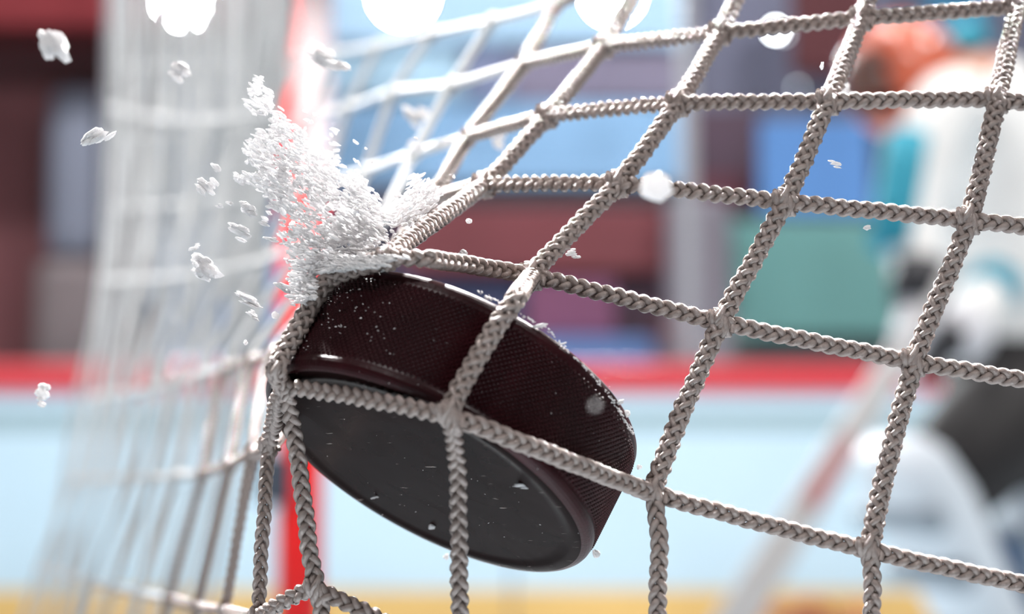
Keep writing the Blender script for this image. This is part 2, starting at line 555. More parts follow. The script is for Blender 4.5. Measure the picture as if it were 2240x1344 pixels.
def strand_mesh(centers, rad, sides, V, Fc, ends=None):
    """tube around an (n,3) path; both ends run into shared vertices so that a whole cord stays one body"""
    n = len(centers)
    T = np.gradient(centers, axis=0); T /= np.linalg.norm(T, axis=1)[:, None] + 1e-12
    ref = np.array([0.13, -0.9, 0.41]); ref /= np.linalg.norm(ref)
    N = ref[None] - T * (T @ ref)[:, None]; N /= np.linalg.norm(N, axis=1)[:, None] + 1e-12
    B = np.cross(T, N)
    base = len(V)
    a = np.arange(sides) * 2 * np.pi / sides
    rr = rad if np.ndim(rad) else np.full(n, rad)
    ring = centers[:, None] + rr[:, None, None] * (np.cos(a)[None, :, None] * N[:, None] + np.sin(a)[None, :, None] * B[:, None])
    V.extend(ring.reshape(-1, 3).tolist())
    for i in range(n - 1):
        for k in range(sides):
            p = base + i * sides + k; q = base + i * sides + (k + 1) % sides
            Fc.append((p, q, q + sides, p + sides))
    if ends is not None:
        for k in range(sides):
            Fc.append((ends[0], base + (k + 1) % sides, base + k))
            p = base + (n - 1) * sides
            Fc.append((ends[1], p + k, p + (k + 1) % sides))

def plait(P, R=CORD_R, period=8.0 * mm, per=22, sides=7, twist=0.0, phase=0.0):
    """flat three-strand plait: shows two columns of chevrons"""
    P = np.asarray(P)
    L = np.linalg.norm(np.diff(P, axis=0), axis=1).sum()
    n = max(8, int(L / period * per))
    P, L = resample(P, n)
    ref = np.array([0.0, -1.0, 0.12]) ; ref /= np.linalg.norm(ref)
    T, N, B = frames(P, ref)
    s = np.linspace(0, L, n)
    if twist:
        tw = twist * s / L
        N, B = N * np.cos(tw)[:, None] + B * np.sin(tw)[:, None], B * np.cos(tw)[:, None] - N * np.sin(tw)[:, None]
    V = [P[0].tolist(), P[-1].tolist()]; Fc = []
    A, D, rs = R * 0.62, R * 0.40, R * 0.39
    t = s / period * 2 * np.pi + phase
    for k in range(3):
        ph = t + k * 2 * np.pi / 3
        jit = 1 + 0.07 * np.sin(t * 0.37 + k * 2.1)
        C = P + (A * jit * np.sin(ph))[:, None] * B + (D * np.sin(2 * ph))[:, None] * N
        # each strand is itself two-ply: slightly swollen where it comes to the front
        rad = rs * (1 + 0.10 * np.cos(2 * ph))
        strand_mesh(C, rad, sides, V, Fc, (0, 1))
    return V, Fc

def round_braid(P, R=CORD_R, period=11.0 * mm, per=28, sides=6, phase=0.0):
    """round eight-strand braid: small staggered stitches all round"""
    P = np.asarray(P)
    L = np.linalg.norm(np.diff(P, axis=0), axis=1).sum()
    n = max(10, int(L / period * per))
    P, L = resample(P, n)
    ref = np.array([0.0, -1.0, 0.12]); ref /= np.linalg.norm(ref)
    T, N, B = frames(P, ref)
    t = np.linspace(0, L, n) / period * 2 * np.pi + phase
    V = [P[0].tolist(), P[-1].tolist()]; Fc = []
    rs = R * 0.33
    Rm = R * 0.70
    for k in range(4):
        for sg in (1, -1):
            th = sg * t + k * math.pi / 2
            r = Rm + sg * R * 0.15 * np.cos(4 * t) + R * 0.05 * np.sin(t * 0.31 + k)
            C = P + (r * np.cos(th))[:, None] * N + (r * 1.04 * np.sin(th))[:, None] * B
            strand_mesh(C, rs, sides, V, Fc, (0, 1))
    # soft core so that nothing shows through between stitches
    strand_mesh(P, R * 0.62, 8, V, Fc, (0, 1))
    return V, Fc

# nodes: (row, column) -> pixel x, y and distance from the lens
ND = {
 (-1, 1): (2300, -190, .50), (-1, 2): (1950, -150, .50), (-1, 3): (1668, -125, .515), (-1, 4): (1425, -80, .55),
 (-1, 5): (1217, 8, .60), (-1, 6): (1078, 45, .655), (-1, 7): (945, 72, .71), (-1, 8): (830, 98, .76),
 (0, 0): (2560, -30, .49), (0, 1): (2226, 14, .482), (0, 2): (1885, 40, .478), (0, 3): (1575, 72, .49), (0, 4): (1320, 102, .525),
 (0, 5): (1145, 140, .575), (0, 6): (988, 186, .63), (0, 7): (862, 200, .685), (0, 8): (762, 235, .73),
 (1, 0): (2500, 265, .455), (1, 1): (2182, 218, .448), (1, 2): (1812, 222, .448), (1, 3): (1483, 226, .462), (1, 4): (1197, 254, .495),
 (1, 5): (1024, 300, .54), (1, 6): (905, 337, .60), (1, 7): (800, 374, .655), (1, 8): (715, 396, .70),
 (2, 0): (2440, 520, .432), (2, 1): (2120, 482, .434), (2, 2): (1718, 442, .438), (2, 3): (1352, 402, .450), (2, 4): (1058, 405, .474),
 (2, 5): (938, 440, .515), (2, 6): (830, 482, .56), (2, 7): (742, 514, .61), (2, 8): (660, 544, .66),
 (3, 0): (2350, 850, .426), (3, 1): (2000, 792, .428), (3, 2): (1577, 706, .430), (3, 3): (1163, 604, .434), (3, 4): (846, 566, .440),
 (3, 5): (655, 745, .500), (3, 6): (596, 776, .535), (3, 7): (548, 790, .58), (3, 8): (492, 806, .625),
 (4, 0): (2300, 1292, .420), (4, 1): (1902, 1205, .418), (4, 2): (1430, 1080, .420), (4, 3): (984, 912, .400), (4, 4): (622, 850, .424),
 (4, 5): (586, 978, .446), (4, 6): (552, 992, .48), (4, 7): (500, 1018, .525), (4, 8): (442, 1035, .57),
 (5, 0): (2290, 1700, .415), (5, 1): (1905, 1620, .412), (5, 2): (1440, 1520, .412), (5, 3): (1006, 1440, .410), (5, 4): (694, 1292, .422),
 (5, 5): (566, 1350, .436), (5, 6): (492, 1338, .475), (5, 7): (430, 1328, .52), (5, 8): (368, 1312, .565),
 (6, 4): (770, 1640, .42), (6, 5): (560, 1700, .436), (6, 6): (440, 1680, .47), (6, 7): (360, 1660, .515), (6, 8): (290, 1640, .56),
}
XS = {-1: [735, 648, 560, 470, 375, 272], 0: [677, 596, 516, 436, 350, 260], 1: [640, 565, 490, 415, 335, 250], 2: [585, 512, 440, 370, 300, 232],
      3: [436, 382, 332, 285, 240, 195], 4: [386, 332, 282, 236, 196, 158], 5: [304, 246, 196, 154, 117, 84], 6: [220, 165, 120, 80, 45, 10]}
YS_ = {-1: [115, 125, 132, 138, 142, 145], 0: [255, 270, 282, 290, 296, 300], 1: [410, 424, 435, 444, 450, 455], 2: [566, 584, 598, 607, 612, 615],
       3: [822, 838, 850, 858, 865, 872], 4: [1042, 1046, 1047, 1047, 1048, 1052], 5: [1300, 1288, 1275, 1263, 1252, 1245], 6: [1600, 1560, 1540, 1520, 1500, 1490]}
CD = {6: .545, 7: .625, 8: .71}
for k_, (x_, y_, d_) in list(ND.items()):
    if k_[1] in CD and k_[0] >= 3: ND[k_] = (x_, y_, CD[k_[1]] + (0.05 if k_[0] == 3 else 0))
    if k_[1] >= 6 and k_[0] < 3: ND[k_] = (x_, y_, d_ + 0.05 * (k_[1] - 5))
for r in XS:
    d0 = ND[(r, 8)][2]
    for i in range(6):
        ND[(r, 9 + i)] = (XS[r][i], YS_[r][i], d0 + 0.075 * (i + 1))

def catmull(p0, p1, p2, p3, n):
    t = np.linspace(0, 1, n)[:, None]
    m1 = (p2 - p0) * 0.5 * 0.55; m2 = (p3 - p1) * 0.5 * 0.55
    return (2 * t ** 3 - 3 * t ** 2 + 1) * p1 + (t ** 3 - 2 * t ** 2 + t) * m1 + (-2 * t ** 3 + 3 * t ** 2) * p2 + (t ** 3 - t ** 2) * m2

def nodes_path(seq):
    return [np.array(ND[k], float) for k in seq]

def push(seg):
    """lift pixel-space samples (x, y, d) of a cord onto the puck where it runs over it"""
    out = seg.copy()
    lim = np.full(len(seg), 9.0)
    for i, (x, y, d) in enumerate(seg):
        h = ray_puck(x, y, CORD_R * 1.12)
        if h is not None: lim[i] = h
    dd = np.minimum(seg[:, 2], lim)
    e0, e1 = dd[0], dd[-1]
    for _ in range(30):
        s = dd.copy()
        s[1:-1] = (dd[:-2] + dd[1:-1] * 2 + dd[2:]) / 4
        dd = np.minimum(s, lim)
    out[:, 2] = dd
    return out

# points between two nodes where the cord bends round the puck
EXTRA = {
 ((3, 4), (4, 4)): [(725, 606, .432), (660, 704, .428), (613, 786, .424), (604, 820, .424)],
 ((4, 4), (5, 4)): [(640, 930, .424), (662, 1080, .422), (676, 1200, .422)],
 ((4, 4), (4, 5)): [(606, 880, .430), (599, 925, .438)],
 ((4, 3), (5, 3)): [(1000, 1010, .402), (1004, 1180, .406)],
 ((3, 5), (4, 5)): [(652, 850, .50), (628, 925, .485)],
 ((2, 5), (3, 5)): [(850, 560, .505)],
 ((4, 5), (5, 5)): [(580, 1090, .440), (570, 1230, .437)],
 ((3, 4), (3, 5)): [(760, 640, .475)],
 ((4, 2), (5, 2)): [(1442, 1180, .416), (1438, 1340, .414)],
 ((4, 1), (5, 1)): [(1908, 1290, .416)],
}
def node_depth_fix():
    for k, (x, y, d) in list(ND.items()):
        if k in ((4, 3), (4, 4), (3, 4), (3, 3), (4, 2)):
            h = ray_puck(x, y, CORD_R * 1.1)
            if h is not None and h < d + 0.02: ND[k] = (x, y, min(d, h))
node_depth_fix()
BEHIND = {((2, 5), (3, 5)), ((3, 5), (4, 5)), ((3, 4), (3, 5)), ((3, 5), (3, 6)), ((2, 6), (3, 6))}

def to_world(seg):
    return np.array([at(*s) for s in seg])

def c_far(a, b): return (max(a[1], b[1]) >= 6 and a[0] < 3) or max(a[1], b[1]) >= 9

def cord(kind, a, b, prev, nxt, far):
    p1, p2 = np.array(ND[a], float), np.array(ND[b], float)
    p0 = np.array(ND[prev], float) if prev in ND else p1 - (p2 - p1)
    p3 = np.array(ND[nxt], float) if nxt in ND else p2 + (p2 - p1)
    if (a, b) in EXTRA:
        pts = [p1] + [np.array(e, float) for e in EXTRA[(a, b)]] + [p2]
        ex = [p1 - (pts[1] - p1)] + pts + [p2 + (p2 - pts[-2])]
        seg = np.vstack([catmull(ex[i], ex[i + 1], ex[i + 2], ex[i + 3], 14) * np.array([1, 1, 1]) for i in range(len(ex) - 3)])
        keep = np.r_[True, np.linalg.norm(np.diff(seg[:, :2], axis=0), axis=1) > 1e-6]
        seg = seg[keep]
    else:
        seg = catmull(p0, p1, p2, p3, 24)
    if (a, b) not in BEHIND and min(a[1], b[1]) <= 4: seg = push(seg)
    P = to_world(seg)
    rnd = random.Random(hash((a, b)) % 9973)
    if far:
        V, Fc = plait(P, R=CORD_R * 0.85, per=9, sides=5, phase=rnd.random() * 6)
    elif kind == 'row' or a[0] >= 4:
        V, Fc = plait(P, R=CORD_R * (0.84 if a[1] == 5 or b[1] == 5 and kind == 'column' else 1.0), phase=rnd.random() * 6, twist=rnd.uniform(-0.25, 0.25))
    else:
        V, Fc = round_braid(P, R=CORD_R * 0.95, phase=rnd.random() * 6)
    me = mesh('net_cord', V, Fc)
    link('net_cord', me, M['lit_cord'] if c_far(a, b) else M['cord'], net)

cols_in = range(0, 15)
for r in range(-1, 7):
    for c in range(0, 15):
        if (r, c) not in ND: continue
        far = 0 if c <= 5 else (1 if c <= 7 else 2)
        if (r, c + 1) in ND and (r, c) in ND and r < 6:
            cord('row', (r, c), (r, c + 1), (r, c - 1), (r, c + 2), far)
        if (r + 1, c) in ND:
            cord('column', (r, c), (r + 1, c), (r - 1, c), (r + 2, c), far)

# fused joints where two cords pass through each other
def joint(key):
    x, y, d = ND[key]
    r, c = key
    h = ray_puck(x, y, CORD_R * 1.2)
    if h is not None and c <= 4: d = min(d, h)
    sc_ = 0.434 / d * (0.75 if c >= 5 or key in ((4, 4), (3, 4)) else 1.0)
    V = []; Fc = []
    L = 32 * sc_
    dirs = [(-0.62, -0.78), (-0.86, -0.5), (-0.3, -0.95)]
    if c >= 5: dirs = [(-0.35, -0.94), (-0.8, -0.6), (0.1, -1)]
    V = [tuple(at(x, y, d)), tuple(at(x, y, d))]
    n = 14
    for k, (ux, uy) in enumerate(dirs):
        for s in (-1, 1):
            t = np.linspace(-1, 1, n)
            wx, wy = -uy, ux
            wig = s * 15 * sc_ * np.sin(t * math.pi * 0.9 + k)
            X = x + ux * L * t + wx * wig
            Y = y + uy * L * t + wy * wig
            Z = d - 1.15 * mm * np.cos(t * math.pi * 0.9 + k + (0 if s > 0 else math.pi)) - 0.5 * mm
            P = np.array([at(a, b, e) for a, b, e in zip(X, Y, Z)])
            rad = 0.78 * mm * (1 - 0.35 * np.abs(t) ** 3)
            strand_mesh(P, rad, 7, V, Fc, (0, 1) if False else None)
    # core
    t = np.linspace(-1, 1, 9)
    ux, uy = dirs[0]
    P = np.array([at(x + ux * L * a, y + uy * L * a, d) for a in t])
    strand_mesh(P, CORD_R * 0.9 * np.sqrt(np.clip(1 - (t * 0.92) ** 2, 0.05, 1)), 10, V, Fc, None)
    me = mesh('net_joint', V[2:] , [tuple(i - 2 for i in f) for f in Fc])
    link('net_joint', me, M['lit_cord'] if (c >= 6 and r < 3) or c >= 9 else M['cord'], net)
for key in ND:
    r, c = key
    if -1 <= r <= 5 and c <= 14 and r != 6: joint(key)

# gathered netting hanging from the top frame farther back, many folds deep
def gathered():
    rnd = random.Random(11)
    LB = [(-40, 246), (400, 240), (560, 226), (700, 202), (860, 172), (1050, 146), (1240, 104), (1420, 70)]
    RB = [(-40, 640), (200, 612), (400, 590), (600, 575), (760, 560), (900, 548), (1050, 520), (1240, 470), (1420, 430)]
    n = 34
    for i in range(n):
        u = i / (n - 1)
        uu = u ** 0.9
        pts = []
        for y in range(-60, 1440, 60):
            l = np.interp(y, [a for a, _ in LB], [b for _, b in LB]); r_ = np.interp(y, [a for a, _ in RB], [b for _, b in RB])
            x = l + (r_ - l) * uu + 5 * math.sin(y * 0.011 + i * 1.7)
            pts.append(at(x, y, 0.98 + 0.34 * (1 - u) + 0.03 * math.sin(i * 2.3)))
        bottom = 1420 if i % 3 == 0 else (700 + 60 * (i % 5))
        pts = pts[:int((bottom + 60) / 60) + 1]
        P, L = resample(np.array(pts), 60)
        V, Fc = plait(P, R=(1.5 if 0.17 < u < 0.66 and i % 2 else 2.2) * mm, period=9 * mm, per=6, sides=5, phase=i)
        link('net_cord', mesh('net_cord', V, Fc), M['lit_cord'], net)
    for j, y in enumerate([250, 600]):
        pts = []
        for k in range(24):
            u = k / 23
            l = np.interp(y, [a for a, _ in LB], [b for _, b in LB]); r_ = np.interp(y, [a for a, _ in RB], [b for _, b in RB])
            pts.append(at(l + (r_ - l) * u, y + 22 * math.sin(u * 3.0 + j) - 10, 0.98 + 0.34 * (1 - u)))
        P, L = resample(np.array(pts), 40)
        V, Fc = plait(P, R=2.3 * mm, period=9 * mm, per=6, sides=5)
        link('net_cord', mesh('net_cord', V, Fc), M['lit_cord'], net)
gathered()

# ------------------------------------------------------------------ snow and ice
def ico(sub=1):
    bm = bmesh.new()
    bmesh.ops.create_icosphere(bm, subdivisions=sub, radius=1.0)
    bm.verts.ensure_lookup_table()
    V = np.array([v.co[:] for v in bm.verts]); Fc = [tuple(v.index for v in f.verts) for f in bm.faces]
    bm.free()
    return V, Fc
ICO1, ICOF1 = ico(1)
ICO2, ICOF2 = ico(2)
ICO3, ICOF3 = ico(3)

def basis_view(ang):
    """right, up, forward axes turned by ang in the picture plane (ang in degrees, clockwise)"""
    a = math.radians(ang)
    X = Vector((1, 0, 0)) * math.cos(a) - UP * math.sin(a)
    Yv = Vector((1, 0, 0)) * math.sin(a) + UP * math.cos(a)
    return np.array(X), np.array(Yv), np.array(FW)

def chip(px, py, w, h, d, label, ang=0.0, lobes=3, group='ice chips flying off the puck', seed=0, spiky=0.6, on=None):
    """one clump of ice: several fused lumps in one connected skin"""
    rnd = random.Random(seed or int(px * 7 + py))
    c = np.array(at(px, py, d))
    X, Yv, Z = basis_view(ang)
    sx, sy = w / 2 / F * d, h / 2 / F * d
    src, fc = (ICO3, ICOF3) if w > 40 else (ICO2, ICOF2)
    cen = [np.array([rnd.uniform(-0.6, 0.6), rnd.uniform(-0.6, 0.6), rnd.uniform(-0.3, 0.3)]) for _ in range(lobes)]
    V = []; Fo = []
    n = 1 if w < 20 or lobes == 1 else (5 if w < 40 else 11)
    for g in range(n):
        if n == 1: oc = np.zeros(3); gs = 0.95
        elif g == 0: oc = np.zeros(3); gs = 0.50
        else:
            q = cen[g % lobes] * rnd.uniform(0.75, 1.5)
            oc = q + np.array([rnd.gauss(0, .16), rnd.gauss(0, .20), rnd.gauss(0, .15)]); gs = rnd.uniform(0.20, 0.42)
        b0 = len(V)
        el = rnd.uniform(1.25, 1.9) if n > 1 else 1.0
        sm, smf = (ICO2, ICOF2)
        for v in sm:
            k = gs * (1 + spiky * noise.noise(Vector(v * 2.4) + Vector((g * 3.1 + px, py, 0))) + rnd.uniform(-.07, .07))
            V.append(oc + v * k * np.array([el, 0.72 if n > 1 else 1.0, 0.8]))
        Fo.extend(tuple(i + b0 for i in f) for f in smf)
    fc = Fo
    V = np.array(V)
    V = c + V[:, :1] * sx * X + V[:, 1:2] * sy * Yv + V[:, 2:] * (sx + sy) / 2 * 0.8 * Z
    root = bpy.data.objects.new('ice_chip', mesh('ice_chip', V - c, fc))
    root.location = Vector(c)
    root.data.materials.append(M['snow'])
    col.objects.link(root)
    tag(root, label, 'ice chip', group)
    return root

CH = [
 (130, 102, 84, 104, .50, 60, 4, 'large three-lobed snow lump high over the left maroon wall'),
 (397, 152, 52, 56, .485, 40, 3, 'small snow lump before the left netting under the big floodlight'),
 (203, 297, 64, 52, .437, -35, 4, 'ragged ice cluster over the grey pillar left of the netting'),
 (93, 862, 36, 66, .46, 20, 3, 'ragged snow bit in front of the red cap rail at far left'),
 (716, 132, 92, 54, .48, 30, 4, 'long soft snow lump beside the white highlight strip of the post'),
 (472, 366, 30, 34, .438, 40, 2, 'small round chip left of the spray, topmost of the outliers'),
 (455, 412, 46, 48, .434, 45, 4, 'streaky chip below the topmost outlier left of the spray'),
 (532, 396, 42, 26, .436, 25, 3, 'flat chip touching the left rim of the spray'),
 (480, 452, 22, 20, .432, 10, 2, 'tiny chip under the streaky outlier'),
 (500, 445, 22, 16, .432, 30, 2, 'tiny sliver beside the chip under the streaky outlier'),
 (546, 455, 40, 46, .434, 20, 4, 'frayed chip left of the spray centre'),
 (524, 508, 52, 34, .434, 22, 4, 'wide frayed chip under the frayed one, over the netting'),
 (575, 490, 28, 20, .432, 20, 2, 'little chip just left of the red post gap'),
 (594, 524, 34, 22, .434, 20, 3, 'little flat chip on the left edge of the red post'),
 (424, 543, 28, 20, .434, -10, 2, 'farthest left small chip above the grey snow lump'),
 (430, 580, 22, 24, .434, 50, 2, 'small bright chip on the left shoulder of the grey snow lump'),
 (458, 590, 70, 74, .440, 30, 5, 'greyish snow lump low over the blurred netting'),
 (548, 658, 68, 24, .434, 22, 4, 'long thin chip sloping left of the puck top'),
 (552, 690, 34, 22, .434, 28, 2, 'small chip beneath the long thin chip'),
 (602, 690, 16, 16, .434, 0, 2, 'tiny bead of ice by the cord left of the puck'),
 (537, 750, 12, 12, .434, 0, 1, 'tiniest bead of ice over the netting left of the puck'),
 (618, 628, 52, 32, .430, 25, 4, 'bright ice chip crossing the red post above the puck'),
 (900, 248, 56, 48, .60, 40, 3, 'soft white flake between the blurred upper cords'),
 (1096, 287, 46, 60, .56, 55, 3, 'soft white flake hanging on the second cord row'),
 (971, 313, 34, 38, .56, 0, 2, 'soft round flake left of the flake on the second row'),
 (910, 327, 32, 40, .57, 0, 2, 'soft round flake on a blurred cord crossing, leftmost of its row'),
 (1098, 363, 36, 30, .50, 10, 3, 'snow bead on the slanting cord above the cord junction'),
 (1000, 464, 26, 34, .47, 0, 2, 'snow bead under the thick slanting cord'),
 (1846, 206, 46, 40, .52, 20, 3, 'snow lump behind the cord crossing beside the orange mask'),
 (1436, 409, 66, 64, .350, 0, 1, 'pale out of focus snow ball between two cords of the third row'),
 (1302, 888, 14, 14, .285, 0, 1, 'faint blurred water speck over the dark puck band'),
 (1830, 360, 28, 18, .432, 10, 3, 'tiny ice crystal cluster before the blue banner'),
 (1897, 498, 17, 14, .432, 0, 2, 'tiny crystal under the cord beside the teal sleeve'),
 (1798, 144, 10, 18, .434, 10, 1, 'tiny crystal below the faint lamps'),
 (1250, 556, 32, 26, .434, 0, 2, 'heart-shaped ice chip right of the slanting cord, over the maroon wall'),
 (1016, 551, 20, 22, .434, 30, 2, 'small pointed chip just above the cord over the puck'),
 (1026, 484, 16, 12, .434, 0, 2, 'small crystal in the open mesh over the maroon wall'),
 (993, 387, 7, 10, .434, 0, 1, 'speck of ice above the cord junction'),
 (800, 325, 8, 6, .434, 40, 1, 'fine sliver of ice above the spray'),
 (910, 302, 12, 5, .434, 25, 1, 'fine sliver of ice above the leftmost soft flake'),
]
for x, y, w, h, d, ang, lob, lab in CH:
    chip(x, y, w * 1.0, h * 1.0, d, lab, ang, lob)

def on_puck(px, py, w, h, label, cat='ice crumb'):
    d = ray_puck(px, py, 0.0)
    if d is None:
        for g in range(1, 12):
            d = ray_puck(px, py, g * 0.4 * mm)
            if d: break
    if d is None: d = .44
    o = chip(px, py, w, h, d, label, RNG.uniform(-30, 40), 3, 'ice crumbs stuck to the puck')
    o.name = 'ice_crumb'; o['category'] = 'ice crumb'
    return o
on_puck(1184, 712, 30, 24, 'white ice crumb on the upper right puck rim')
on_puck(1232, 752, 22, 10, 'thin ice crumb on the rim right of the white one')
on_puck(1066, 652, 20, 10, 'thin ice crumb on the rim beside the slanting cord')
on_puck(1355, 882, 20, 22, 'grey ice crumb on the right shoulder of the puck')
on_puck(1372, 905, 16, 16, 'ice crumb at the rightmost bulge of the puck rim')
on_puck(1398, 1022, 12, 12, 'bright bead at the right end of the puck')
on_puck(1304, 1212, 16, 22, 'dripping bead at the lower right puck corner')
on_puck(976, 1219, 14, 14, 'bright bead on the lower puck rim left of the upright cord')
on_puck(848, 584, 34, 18, 'bright almond-shaped chip on the puck top')
on_puck(1140, 1064, 40, 12, 'small snow smear on the dark face beside the upright cord')
on_puck(822, 1088, 20, 12, 'dim snow smear on the lower left of the dark face')
on_puck(945, 1152, 18, 16, 'dim snow smear near the lower rim of the dark face')

def flecks():
    rnd = random.Random(21)
    V = []; Fc = []
    for _ in range(130):
        if rnd.random() < 0.55: x, y, s_ = rnd.gauss(770, 75), rnd.gauss(690, 50), rnd.uniform(0.6, 1.5)
        elif rnd.random() < 0.5: x, y, s_ = rnd.uniform(700, 1300), rnd.uniform(980, 1180), rnd.uniform(0.4, 1.0)
        else: x, y, s_ = rnd.uniform(700, 1380), rnd.uniform(620, 980), rnd.uniform(0.4, 1.1)
        h = ray_puck(x, y, 0.45 * mm)
        if h is None: continue
        X, Yv, Z = basis_view(rnd.gauss(10, 25))
        c = np.array(at(x, y, h)); b = len(V)
        l, w = s_ * rnd.uniform(1, 2.6) / F * h, s_ / F * h
        P = c + ICO1[:, :1] * l * X + ICO1[:, 1:2] * w * Yv + ICO1[:, 2:] * w * Z
        V.extend(P.tolist()); Fc.extend(tuple(i + b for i in f) for f in ICOF1)
    # crusted row of grains along the upper right rim
    for _ in range(150):
        t = rnd.random()
        x = np.interp(t, [0, .3, .6, 1], [1040, 1200, 1330, 1385]); y = np.interp(t, [0, .3, .6, 1], [634, 722, 860, 950])
        x += rnd.gauss(0, 2); y += rnd.gauss(0, 2)
        h = None
        for g in (0.2, 0.6, 1.0, 1.5, 2.0):
            h = ray_puck(x, y, g * mm)
            if h: break
        if h is None: continue
        X, Yv, Z = basis_view(rnd.gauss(40, 15))
        c = np.array(at(x, y, h)); b = len(V); s_ = rnd.uniform(0.8, 2.2)
        P = c + ICO1[:, :1] * s_ * 2 / F * h * X + ICO1[:, 1:2] * s_ / F * h * Yv + ICO1[:, 2:] * s_ / F * h * Z
        V.extend(P.tolist()); Fc.extend(tuple(i + b for i in f) for f in ICOF1)
    o = link('ice_grains', mesh('ice_grains', V, Fc), M['snow'], None, smooth=False)
    tag(o, 'fine ice grains stuck to the knurled band and rim of the puck', 'ice', kind='stuff')
flecks()

# the burst of snow at the impact: far too many grains to count
def spray():
    rnd = random.Random(5)
    CL = [(572, 208, 24, 34, 60, .440), (566, 235, 26, 18, 34, .438), (612, 272, 22, 30, 60, .436), (636, 300, 34, 28, 90, .436), (590, 310, 34, 26, 60, .434),
          (556, 335, 22, 26, 45, .432), (600, 350, 50, 30, 110, .434), (650, 345, 34, 26, 60, .438), (712, 352, 34, 30, 80, .445), (590, 398, 34, 30, 100, .432),
          (640, 392, 44, 32, 110, .434), (690, 400, 46, 42, 140, .442), (738, 392, 12, 24, 20, .44), (620, 440, 30, 24, 70, .432), (716, 440, 42, 30, 110, .448),
          (660, 470, 26, 22, 50, .436), (700, 496, 56, 34, 130, .436), (650, 520, 34, 26, 70, .434), (784, 424, 34, 42, 120, .432), (812, 462, 24, 46, 90, .434),
          (770, 498, 56, 28, 120, .436), (806, 520, 40, 34, 110, .434), (740, 548, 80, 30, 240, .432), (690, 575, 54, 34, 200, .430), (800, 560, 60, 20, 140, .432),
          (668, 606, 34, 30, 110, .430), (650, 640, 26, 24, 60, .430), (925, 418, 34, 32, 110, .440), (900, 452, 40, 30, 100, .440), (878, 480, 26, 18, 40, .440),
          (862, 556, 26, 10, 30, .436), (536, 388, 20, 12, 16, .434), (770, 405, 18, 12, 18, .432), (850, 506, 30, 30, 14, .436), (600, 480, 40, 60, 10, .436),
          (735, 582, 40, 15, 90, .430), (790, 576, 50, 13, 90, .430), (672, 632, 24, 26, 70, .428), (700, 300, 40, 60, 10, .44), (745, 330, 60, 60, 8, .44)]
    V = []; Fc = []
    for cx, cy, rx, ry, n, d in CL:
        for _ in range(int(n * 1.15)):
            a = rnd.uniform(0, 2 * math.pi); q = math.sqrt(rnd.random())
            if rnd.random() < 0.2: q *= 1.25
            x = cx + rx * q * math.cos(a) + ry * 0.25 * math.sin(a); y = cy + ry * q * math.sin(a)
            ang = 30 if x < 860 else -33
            if y > 530: ang = 12
            ang += rnd.gauss(0, 14)
            X, Yv, Z = basis_view(ang)
            ln = rnd.uniform(4, 13) / F * d * (1.3 if rnd.random() < 0.15 else 1)
            wd = rnd.uniform(2.2, 5.0) / F * d
            dd = d + rnd.gauss(0, 0.006)
            if y > 560:
                h = ray_puck(x, y, 4.6 * mm)
                if h is not None: dd = min(dd, h)
                if x > 690 and y > 600 - (x - 690) * 0.10 and h is not None: continue
            c = np.array(at(x, y, dd))
            b = len(V)
            j = np.array([[rnd.uniform(0.65, 1.3)] for _ in range(12)])
            P = ICO1[:12] * j if len(ICO1) == 12 else ICO1 * np.array([[rnd.uniform(0.65, 1.3)] for _ in range(len(ICO1))])
            P = c + P[:, :1] * ln * X + P[:, 1:2] * wd * Yv + P[:, 2:] * wd * 1.2 * Z
            V.extend(P.tolist())
            Fc.extend(tuple(i + b for i in f) for f in ICOF1)
    me = mesh('snow_spray', V, Fc)
    o = link('snow_spray', me, M['snow'], None, smooth=False)
    tag(o, 'burst of white snow grains thrown up from the top of the puck', 'snow', kind='stuff')
spray()


# ------------------------------------------------------------------ the goalkeeper beyond the net (all positions 4.9 to 5.2 m away)
YP = 5.0
M['jersey'] = mat_new('jersey_white', (0.80, 0.80, 0.79), rough=0.8, var=0.08, scale=9, bump=0.004, bscale=18)
M['teal'] = mat_new('jersey_teal', (0.02, 0.27, 0.38), rough=0.8, var=0.06, scale=9)
M['helmet'] = mat_new('helmet_orange', (0.62, 0.13, 0.065), rough=0.3, spec=0.5, coat=0.25, var=0.25, scale=9)
M['skin'] = mat_new('skin', (0.50, 0.22, 0.14), rough=0.5, var=0.08, scale=15)
M['cage'] = mat_new('cage_steel', (0.30, 0.22, 0.20), rough=0.3, metal=0.8)
M['pants'] = mat_new('pants_black', (0.012, 0.010, 0.011), rough=0.7, var=0.2, scale=12)
M['pad'] = mat_new('pad_white', (0.68, 0.74, 0.80), rough=0.5, var=0.05, scale=8)
M['pad_grey'] = mat_new('pad_grey', (0.25, 0.30, 0.35), rough=0.5)
M['navy'] = mat_new('sock_navy', (0.01, 0.05, 0.13), rough=0.8)
M['glove_black'] = mat_new('glove_black', (0.02, 0.02, 0.026), rough=0.6)
M['glove_white'] = mat_new('glove_white', (0.70, 0.70, 0.74), rough=0.5)
M['brown'] = mat_new('leather_brown', (0.36, 0.12, 0.045), rough=0.5, var=0.35, scale=9, bump=0.003, bscale=30)
M['eye'] = mat_new('eye_white', (0.7, 0.68, 0.66), rough=0.2)
M['blade_steel'] = mat_new('skate_steel', (0.6, 0.6, 0.62), rough=0.2, metal=1.0)
M['stick_white'] = mat_new('stick_white', (0.66, 0.64, 0.63), rough=0.35)
M['stick_red'] = mat_new('stick_red', (0.62, 0.28, 0.28), rough=0.35)

def pp(px, py, dy=0.0):
    return aty(px, py, YP + dy)

